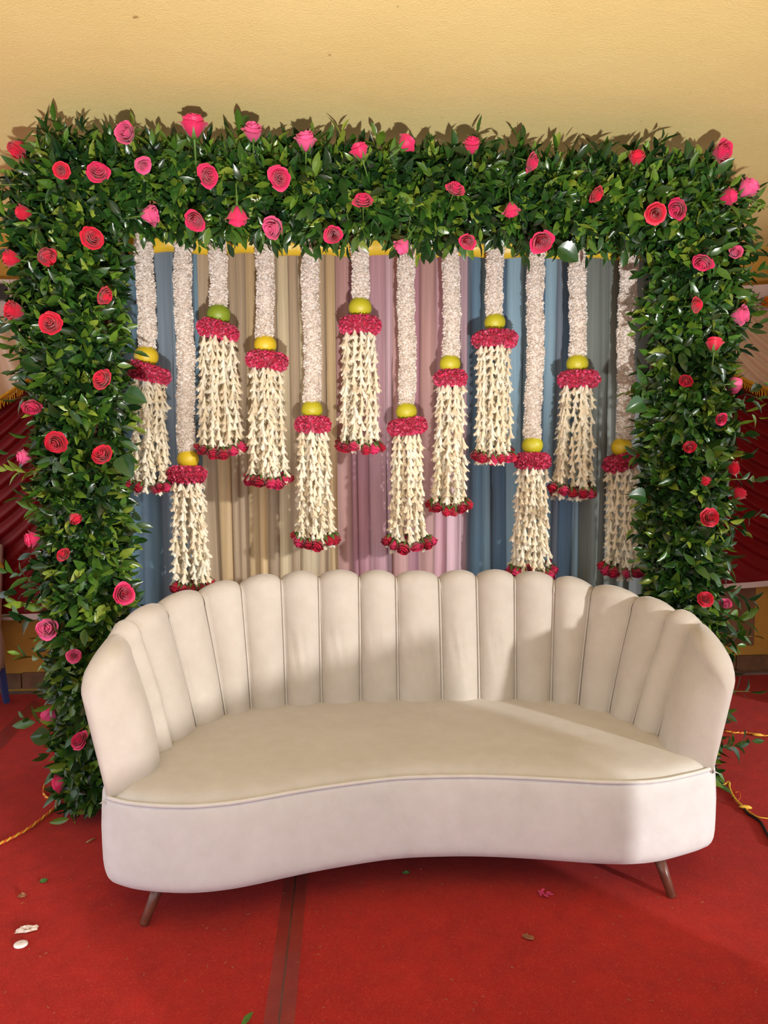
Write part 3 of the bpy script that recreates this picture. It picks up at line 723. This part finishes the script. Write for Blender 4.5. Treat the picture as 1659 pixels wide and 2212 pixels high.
for gi, g in enumerate(G):
    top = P3(*g['t']); top = top+np.array((0, 0, .06)); bot = P3(*g['r']); lime = P3(*g['l'][:2])
    O = np.array((lime[0], GY, 0.0)); O[2] = P3(g['te'][0], g['te'][1])[2]
    gr = thing('flower_garland', g['lab'], 'garland', tuple(O), 'white tuberose garlands hanging in the arch')
    # rope of white petals
    axis = bot-top; Ln = np.linalg.norm(axis); ax = axis/Ln; e1 = unit(np.cross(ax, (0, 1, .01))); e2 = np.cross(ax, e1); R0 = .0305
    ph = nr.rand(4)*6
    def wob(t): return 1+.06*math.sin(t*Ln*38+ph[0])+.05*math.sin(t*Ln*90+ph[1])
    wx = lambda t: e1*(.004*math.sin(t*Ln*11+ph[2]))
    def rp():
        t = nr.rand(); a = nr.rand()*2*PI; n = e1*math.cos(a)+e2*math.sin(a); return top+axis*t+wx(t)+n*R0*wob(t)-O, n, ax
    n = int(8500*Ln); V, Fq, T = petals_around(rp, n, .0092, WHT, .9, 'r', None)
    cv = []; cf = []; ns = max(6, int(Ln*40)); k = 12
    for i in range(ns+1):
        t = i/ns
        for q in range(k):
            a = 2*PI*q/k; cv.append(top+axis*t+wx(t)+(e1*math.cos(a)+e2*math.sin(a))*R0*wob(t)-O)
    cf = [(i*k+q, i*k+(q+1) % k, (i+1)*k+(q+1) % k, (i+1)*k+q) for i in range(ns) for q in range(k)]
    nv = len(V); V = np.vstack([V, cv]); Fq = np.vstack([Fq, np.array(cf)+nv]); T = np.vstack([T, np.tile(np.array(WHT[1])*.97, (len(cv), 1))])
    stuff(link('petal_rope', np_mesh('petal_rope', V, Fq, M['petal_white'], T), gr))
    # sweet lime
    o = link('lime', LIME[g['l'][3]], gr); rl = g['l'][2]*PXM
    o.matrix_local = mat4(np.eye(3), lime-O, rl)
    # crimson petal ring
    gx, gy_, gw, tilt = g['g']; c = P3(gx, gy_); Rr = gw*PXM/2; mr = .036; tl = math.radians(tilt)
    u1 = np.array((math.cos(tl), 0, -math.sin(tl))); u3 = np.array((math.sin(tl), 0, math.cos(tl))); u2 = np.array((0, 1., 0)); Rc = Rr-mr*.95
    def tp():
        a = nr.rand()*2*PI; b = nr.rand()*2*PI; rd = u1*math.cos(a)+u2*math.sin(a); n_ = rd*math.cos(b)+u3*math.sin(b)
        return c+rd*Rc+(rd*math.cos(b)*.9+u3*math.sin(b)*.95)*mr*.82-O, n_, u3
    V, Fq, T = petals_around(tp, 2700, .0118, CRM, .6, 'p', None)
    cv = []; k1, k2 = 20, 10
    for i in range(k1):
        a = 2*PI*i/k1; rd = u1*math.cos(a)+u2*math.sin(a)
        for j in range(k2):
            b = 2*PI*j/k2; cv.append(c+rd*Rc+(rd*math.cos(b)*.9+u3*math.sin(b)*.95)*mr*.8-O)
    cf = [(i*k2+j, i*k2+(j+1) % k2, ((i+1) % k1)*k2+(j+1) % k2, ((i+1) % k1)*k2+j) for i in range(k1) for j in range(k2)]
    nv = len(V); V = np.vstack([V, cv]); Fq = np.vstack([Fq, np.array(cf)+nv]); T = np.vstack([T, np.tile(np.array(CRM[3])*.8, (len(cv), 1))])
    stuff(link('petal_ring', np_mesh('petal_ring', V, Fq, M['ring'], T), gr))
    # tassel of tuberose strands
    A = P3(*g['ts'][:2]); B = P3(*g['te'][:2]); ra = g['ts'][2]*PXM/2*.8; rb = g['te'][2]*PXM/2*.84; H = A[2]-B[2]
    NSt = 18
    for sidx in range(NSt):
        a = 2*PI*sidx/NSt+nr.normal()*.12; f = 1.0 if sidx % 4 else .55; dx = math.cos(a)*f; dy = math.sin(a)*f
        p0 = A+np.array((dx*ra, dy*ra, .02)); p1 = B+np.array((dx*rb, dy*rb*.9, nr.uniform(-.03, .02)))
        so = MB(); so.tube([p0-O, p1-O], .0016, 4, cap=False); sobj = so.build('strand', M['thread'], gr)
        Ls = np.linalg.norm(p1-p0); nb_ = max(5, min(16, int(Ls/.032))); d = (p1-p0)/Ls
        for b in range(nb_):
            q = p0+d*(Ls*(b/nb_)+nr.uniform(-.004, .004)); an = nr.rand()*6.28
            tiltv = unit(-d+np.array((nr.normal()*.16, nr.normal()*.16, 0)))
            R = frame((math.cos(an), math.sin(an), 0), tiltv)
            # keep the bud's own z along the strand
            z = tiltv; x = unit(np.array((math.cos(an), math.sin(an), 0))-z*(z@np.array((math.cos(an), math.sin(an), 0)))); y = np.cross(z, x)
            ob = link('tuberose', TB[nr.randint(4)], sobj); ob.matrix_local = mat4(np.stack([x, y, z], 1), q-O+np.array((nr.normal()*.003, nr.normal()*.003, 0)), nr.uniform(.043, .051))
    # rosebuds at the strand ends
    x0, x1, y0, y1 = g['rows']; nbud = 12
    for b in range(nbud):
        a = 2*PI*b/nbud+.2; cxp = (x0+x1)/2+((x1-x0)/2-9)*math.cos(a); fr = (1-math.sin(a))/2
        czp = y0+(y1-y0-20)*(.15+.75*fr)*(1-.35*abs(math.cos(a)))+nr.uniform(-4, 4)
        p = P3(cxp, czp-4); p[1] += math.sin(a)*rb*.9
        d = unit((math.cos(a)*.35+nr.normal()*.15, math.sin(a)*.4-.25, -1)); p = p+np.array((0, 0, .020))
        R = frame(nr.normal(size=3), d); R = np.stack([R[:, 0]-d*(R[:, 0]@d), R[:, 1], R[:, 2]], 1); s = nr.uniform(.054, .066)
        ob = link('rosebud', RB[nr.randint(3)], gr); ob.matrix_local = mat4(R, p-O, s)
        link('calyx', BCAL, ob)

# ------------------------------------------------------------------ side drapes on the back wall
def drape(x0, x1, lab, ytop, ybot, yswag, yred, px, xc, slope, fr):
    Yd = WY-.10; X0 = Vector((0, 0, 0)); zt = on_y(px, ytop, Yd)[2]; zb = on_y(px, ybot, Yd)[2]; zs = on_y(px, yswag, Yd)[2]; zr = on_y(px, yred, Yd)[2]
    xp = on_y(px, 900, Yd)[0]; W_ = x1-x0
    t = thing('stage_drape', lab, 'drape', ((x0+x1)/2, Yd, zr)); O = np.array(((x0+x1)/2, Yd, zr))
    def sl(x): return slope*(x-xp)
    def sag(x): return .25*((x-xc)/.62)**2
    def add(fn, name, mat, m_, n_, par=t):
        m = MB(); m.grid(lambda u, v: tuple(np.array(fn(x0+W_*u, v))-O), m_, n_); return m.build(name, mat, par)
    va = add(lambda x, v: (x, Yd-.03+.004*math.sin(x*23), zb+(zt-zb)*v+sl(x)), 'valance', M['whitecloth'], 40, 4)
    zf = lambda x: zs+min(.30, sag(x)-sag(xp))+sl(x)
    def swag(x, v):
        b = zf(x); tpz = zb+.01+sl(x); z = b+(tpz-b)*v
        if fr == 'pleat': fold = .5+.5*math.sin(x*55+(1-v)*2.2*(xc-x)*6)
        else: fold = abs(math.sin((z-.16*((x-xc)/.35)**2*1)*42))**.7
        return (x, Yd-.02-.05*(1-v*.5)*fold, z)
    add(swag, 'swag', M['satin'], 90, 36)
    def red(x, v):
        top = zf(x)+.05; bt = zr+.03+sl(x); z = bt+(top-bt)*v
        w = (z-.20*((x-xc)/.5)**2)*34+.8*math.sin(x*5); fold = (w/PI) % 1.0; fold = (1-fold)*min(1, fold*6)
        am = .045*min(1, v*5)
        return (x, Yd+.005-am*fold, z)
    add(red, 'velvet_curtain', M['redvelvet'], 60, 150)
    add(lambda x, v: (x, Yd-.004+.003*math.sin(x*31), zr-.004+.036*v+sl(x)), 'hem', M['whitecloth'], 30, 2)
    m = MB()
    nx = int(W_/.011)
    for i in range(nx):
        x = x0+(i+.5)*W_/nx; z = zf(x); L = rnd.uniform(.045, .06); y = Yd-.075
        m.tube([(x-O[0], y-O[1]+.01, z+.008-O[2]), (x+rnd.uniform(-.004, .004)-O[0], y-O[1]-.003, z-L*.5-O[2]), (x+rnd.uniform(-.006, .006)-O[0], y-O[1], z-L-O[2])], [.0045, .004, .0025], 4, cap=False)
    fo = stuff(m.build('fringe', M['fringe'], t))
    add(lambda x, v: (x, Yd-.082+.008*math.sin(v*PI)*-1, zf(x)+.02*(v-.2)), 'fringe_band', M['fringe'], 40, 3)
    return t, va, O, Yd
dl = drape(-2.75, -1.25, 'swagged drape of beige satin over red velvet, left of the arch', 606, 690, 862, 1338, 20, -2.35, .0, 'pleat')
dr_ = drape(1.95, 2.93, 'swagged drape of beige satin over dark red velvet, right of the arch', 617, 678, 842, 1268, 1630, 2.86, .06, 'swag')
# starburst embroidery on the right valance
t, va, O, Yd = dr_
m = MB(); gm = MB(); c = on_y(1628, 655, Yd-.04)
for k in range(12):
    a = 2*PI*k/12; 
    for q in range(4):
        r = .02+.014*q; p = c+np.array((math.cos(a)*r, 0, math.sin(a)*r))-O
        (gm if q == 3 or (q+k) % 5 == 0 else m).tube([p, p+np.array((math.cos(a)*.012, -.003, math.sin(a)*.012))], .003, 5)
m.build('bead_embroidery', M['bronze'], va); gm.build('gem_embroidery', M['gem'], va)
def marigold(px, py, lab):
    c = on_y(px, py, WY-.16); m = MB()
    for k in range(60):
        d = unit(nr.normal(size=3)); p = d*.022; R = frame(d, nr.normal(size=3)); b = np.array([(0, -.006, 0), (0, .006, 0), (.012, -.008, .003), (.012, .008, .003)])@R.T+p
        m.add(b, [(0, 2, 3, 1)])
    m.lathe([(max(.001, .024*math.sin(a)), -.024*math.cos(a)) for a in np.linspace(0, PI, 8)], 10)
    tag(m.build('marigold', M['marigold'], None, True, tuple(c)), lab, 'flower')
marigold(1659, 652, 'orange marigold head pinned to the white valance, right of the star')
marigold(1601, 646, 'orange marigold head on the white valance, half behind foliage')
# black box with cable on the left wall
c = on_y(-4, 632, WY-.16); m = MB(); m.box(-.05, .045, -.02, .02, -.04, .045); o = tag(m.build('black_box', M['black'], None, False, tuple(c)), 'small black box on the white valance at the left frame edge', 'box')
m = MB(); m.tube([(.045, 0, .02), (.06, -.01, -.02), (.052, 0, -.07), (.075, -.005, -.10)], .004, 6); m.build('cable', M['black'], o)
# bamboo pole with black cap
A = on_z(57, 1486, 0); m = MB()
pt_ = on_y(56, 1340, A[1]); po = thing('wooden_pole', 'short wooden pole with black tape cap against the left wall', 'pole', tuple(A)); h = pt_[2]
m.tube([(0, 0, 0), (0, 0, h*.5), (-.003, 0, h)], [.031, .028, .027], 14); m.build('shaft', M['pole'], po)
m = MB(); hz = on_y(56, 1307, A[1])[2]; m.tube([(-.003, 0, h-.02), (-.003, 0, h+.01), (-.004, 0, hz-.03), (-.004, 0, hz)], [.037, .043, .045, .040], 12); m.build('tape_cap', M['black'], po)
# covered chair at the left edge
F0 = on_z(14, 1518, 0); ch = thing('covered_chair', 'blue plastic chair in white satin cover with gold sash at left edge', 'chair', (F0[0]-.235, F0[1]-.22, 0))
for sx in (-1, 1):
    for sy in (-1, 1):
        m = MB(); x = sx*.2; y = sy*.2; m.tube([(x+sx*.035, y+sy*.02, 0), (x, y, .45)], [.02, .026], 4); m.build('leg', M['blueplastic'], ch, False)
def rbox(fn, name, mat): m = MB(); m.grid(fn, 32, 10); return m.build(name, mat, ch)
zst = on_y(16, 1340, F0[1])[2]; zbt = on_y(16, 1440, F0[1])[2]; ztp = on_y(10, 1160, F0[1])[2]
def sup(a, hx, hy, n=.35): c_, s_ = math.cos(a), math.sin(a); return hx*math.copysign(abs(c_)**n, c_), hy*math.copysign(abs(s_)**n, s_)
def skirt(u, v):
    x, y = sup(2*PI*u, .245, .235); z = zbt+(zst-zbt)*v; f = 1+.05*math.sin(u*80)*(1-v)+.08*math.sin(PI*v)*.5
    return (x*f, y*f, z)
rbox(skirt, 'seat_cover', M['whitecloth'])
m = MB(); m.grid(lambda u, v: tuple((*[q*v for q in sup(2*PI*u, .245, .235)], zst+.02*(1-v**4))), 32, 6); m.build('seat_top', M['whitecloth'], ch)
def backc(u, v):
    hw = .225+.02*v; x, y = sup(2*PI*u, hw, .05, .5); z = zst-.03+(ztp-zst+.03)*min(1, v*1.12)
    if v > .88: k = max(0, 1-((v-.88)/.12)**2)**.5; x *= .55+.45*k; y *= k; z = ztp-.05+.05*(1-k)+ .0
    return (x, y+.20+.05*v+.004*math.sin(u*60), z)
rbox(backc, 'back_cover', M['whitecloth'])
def sash(u, v):
    zs0 = on_y(10, 1240, F0[1])[2]; zs1 = on_y(10, 1205, F0[1])[2]; x, y = sup(2*PI*u, .236, .064, .5); b = 1+.06*math.sin(u*50+v*5)*math.sin(PI*v)
    return (x*b, y*b+.235, zs0+(zs1-zs0)*v)
rbox(sash, 'sash', M['gold'])

# ------------------------------------------------------------------ small things on the carpet
def wire(pts, r, mats, name, lab, cat, twist=False, z=.005):
    P = [on_z(x, y, zz if zz else z) for (x, y, *q) in pts for zz in [q[0] if q else 0]]
    sp = crspline(P); n = (len(P)-1)*10; c = [sp(i*(len(P)-1)/n) for i in range(n+1)]; O = c[0].copy(); O[2] = 0
    t = thing(name, lab, cat, tuple(O))
    if twist:
        for k, mt in enumerate(mats):
            m = MB(); q = []
            for i, p in enumerate(c):
                d = unit(c[min(i+1, n)]-c[max(i-1, 0)]); s_ = np.cross(d, (0, 0, 1)); a = i*1.1+k*PI; q.append(p-O+s_*r*.8*math.cos(a)+np.array((0, 0, r*.8*math.sin(a)+r*.5)))
            m.tube(q, r, 6); m.build('strand', M[mt], t)
    else:
        m = MB(); m.tube([p-O for p in c], r, 8); m.build('strand', M[mats[0]], t)
    return t, O
wire([(118, 1675, .12), (100, 1690, .08), (94, 1712), (102, 1724), (118, 1728), (125, 1731), (118, 1745), (95, 1765), (62, 1790), (30, 1808), (0, 1823), (-40, 1842)], .0034, ('yellowwire', 'orangewire'), 'twisted_wire', 'twisted yellow and orange wire trailing from the left pillar', 'wire', True)
wire([(1558, 1578), (1585, 1583), (1615, 1584), (1638, 1588), (1680, 1592)], .0032, ('yellowwire', 'orangewire'), 'twisted_wire', 'upper twisted wire on the carpet right of the sofa arm', 'wire', True)
wire([(1548, 1692), (1562, 1696), (1574, 1690), (1576, 1705), (1588, 1727), (1604, 1742), (1614, 1748)], .0032, ('yellowwire', 'yellowwire'), 'twisted_wire', 'yellow wire curling beside the right sofa end to a joint', 'wire', True)
wire([(1610, 1746), (1620, 1754), (1636, 1764), (1660, 1768), (1690, 1770)], .0024, ('yellowwire',), 'thin_wire', 'thin pale yellow wire running off right below the joint', 'wire')
wire([(1606, 1740), (1614, 1756), (1630, 1766), (1643, 1776), (1653, 1794), (1672, 1830)], .0050, ('black',), 'black_cable', 'black cable joined to the yellow wire right of the sofa', 'cable')
wire([(1588, 1712), (1597, 1711), (1599, 1722), (1594, 1730)], .0015, ('orangewire',), 'thin_wire', 'thin red loop of wire above the cable joint', 'wire')
for (px, py, lab) in ((1637, 1588, 'taped joint on the upper wire right of the sofa'), (1610, 1744, 'taped joint between yellow wire and black cable')):
    p = on_z(px, py, .009); m = MB(); m.tube([(-.022, .008, 0), (-.012, .004, .002), (.012, -.004, .002), (.022, -.008, 0)], [.003, .0075, .0075, .003], 8)
    tag(m.build('wire_joint', M['yellowwire'], None, True, tuple(p)), lab, 'joint')
def crumple(px, py, w, h, mat, name, lab, cat, seed, hgt=.012, ang=0):
    r = np.random.RandomState(seed); p = on_z(px, py, 0); m = MB(); tab = r.rand(9, 9)
    ca, sa_ = math.cos(ang), math.sin(ang)
    def f(u, v):
        i, j = int(round(u*8)), int(round(v*8)); e = (1-abs(2*u-1)**3)*(1-abs(2*v-1)**3); x = (u-.5)*w*(1+.15*(tab[j, i]-.5)); y = (v-.5)*h*(1+.5*(tab[i, j]-.5))*(1-.3*abs(2*u-1))
        return (x*ca-y*sa_, x*sa_+y*ca, .003+hgt*tab[i, j]*(.25+.75*e))
    m.grid(f, 8, 8); tag(m.build(name, M[mat], None, False, tuple(p)), lab, cat)
crumple(58, 2011, .062, .03, 'plastic', 'plastic_wrapper', 'crumpled clear plastic wrapper on the carpet at lower left', 'wrapper', 1, .014, .2)
crumple(47, 1938, .024, .02, 'dryleaf', 'dried_petal', 'small dried brown petal above the clear wrapper', 'petal', 2, .014)
crumple(1141, 2027, .034, .02, 'dryleaf', 'dried_leaf', 'curled dry brown leaf on the carpet at lower right', 'leaf', 3, .012, -.5)
crumple(94, 1905, .022, .024, 'greenleaf', 'fallen_leaf', 'green leaf scrap on the carpet left of the sofa', 'leaf', 4, .010)
crumple(877, 1887, .024, .016, 'greenleaf', 'fallen_leaf', 'dark green leaf scrap in the shade under the sofa', 'leaf', 5, .008)
p = on_z(45, 2041, .004); m = MB(); m.lathe([(.001, .006), (.011, .0065), (.0165, .004), (.017, 0), (.001, -.003)], 20); m.v = [(x*1.15, y, z) for x, y, z in m.v]
tag(m.build('plastic_disc', M['whiteplastic'], None, True, tuple(p)), 'white oval plastic disc below the clear wrapper', 'disc')
m = MB(); p = on_z(1173, 1934, .0)
for k in range(7):
    a = k*.9; R = frame((math.cos(a), math.sin(a), .35), (0, 0, 1)); m.add((LVAR[1]*np.array((.02, .026, .02)))@R.T+np.array((.008*math.cos(a*2), .008*math.sin(a*2), .006)), [tuple(f) for f in LF])
m.tube([(.01, 0, .004), (.032, -.004, .004)], .002, 5)
tag(m.build('fallen_flower', M['pinkpetal'], None, True, tuple(p)), 'small pink flower fallen on the carpet before the right leg', 'flower')
m = MB(); p = on_z(541, 2206, .0); R = frame((.55, .6, .35), (0, -.5, 1)); m.add((LVAR[0]*.042)@R.T+np.array((-.02, -.02, .004)), [tuple(f) for f in LF])
tag(m.build('fallen_leaf', M['greenleaf'], None, True, tuple(p)), 'green leaf at the bottom edge beside the carpet seam', 'leaf')
m = MB(); p = on_z(197, 1815, .004); m.tube([(-.012, -.014, 0), (.0, .0, .002), (.012, .014, 0)], [.003, .0035, .0025], 6)
tag(m.build('twig_piece', M['twig'], None, True, tuple(p)), 'short pale twig piece on the carpet left of the sofa', 'twig')
# scattered fluff and bits of straw
m = MB(); r = random.Random(4)
for k in range(260):
    x = r.uniform(-1.5, 2.2); y = r.uniform(1.6, 4.0) if k % 3 else r.uniform(1.6, 2.4); a = r.uniform(0, 6.28); L = r.uniform(.003, .011); 
    m.tube([(x, y, .003), (x+math.cos(a)*L*.5, y+math.sin(a)*L*.5, .005), (x+math.cos(a+.5)*L, y+math.sin(a+.5)*L, .003)], .0007, 3, cap=False)
stuff(tag(m.build('carpet_lint', M['twig']), 'pale lint and straw bits scattered over the red carpet', 'lint'))

# shade caster: an added wooden board out of view at the front right, beside the photographer
B0 = np.array((.68, .37)); dv = np.array((.76, .65)); nv = np.array((-.65, .76))*.015
bd = thing('shade_board', 'unseen wooden board with a side piece, added at front right to shade the sofa', 'blocker', (B0[0], B0[1], 0))
def plank(a, b, z0a, z1a, z0b, z1b, name):
    m = MB(); v = []
    for q, lo, hi in ((dv*a, z0a, z1a), (dv*b, z0b, z1b)):
        for sg in (-1, 1):
            for z in (lo, hi): v.append((q[0]+nv[0]*sg, q[1]+nv[1]*sg, z))
    m.add(v, [(0, 1, 3, 2), (4, 6, 7, 5), (0, 4, 5, 1), (2, 3, 7, 6), (1, 5, 7, 3), (0, 2, 6, 4)]); m.build(name, M['frame'], bd, False)
plank(0, 1.27, .015, .85, .015, 1.06, 'panel')
plank(1.275, 1.41, .66, 1.06, .67, 1.08, 'side_shade')
for f in (.12, 1.15):
    q = dv*f; m = MB(); m.tube([(q[0]-nv[0]*9, q[1]-nv[1]*9, .012), (q[0]+nv[0]*9, q[1]+nv[1]*9, .012)], .012, 6); m.build('foot', M['frame'], bd)
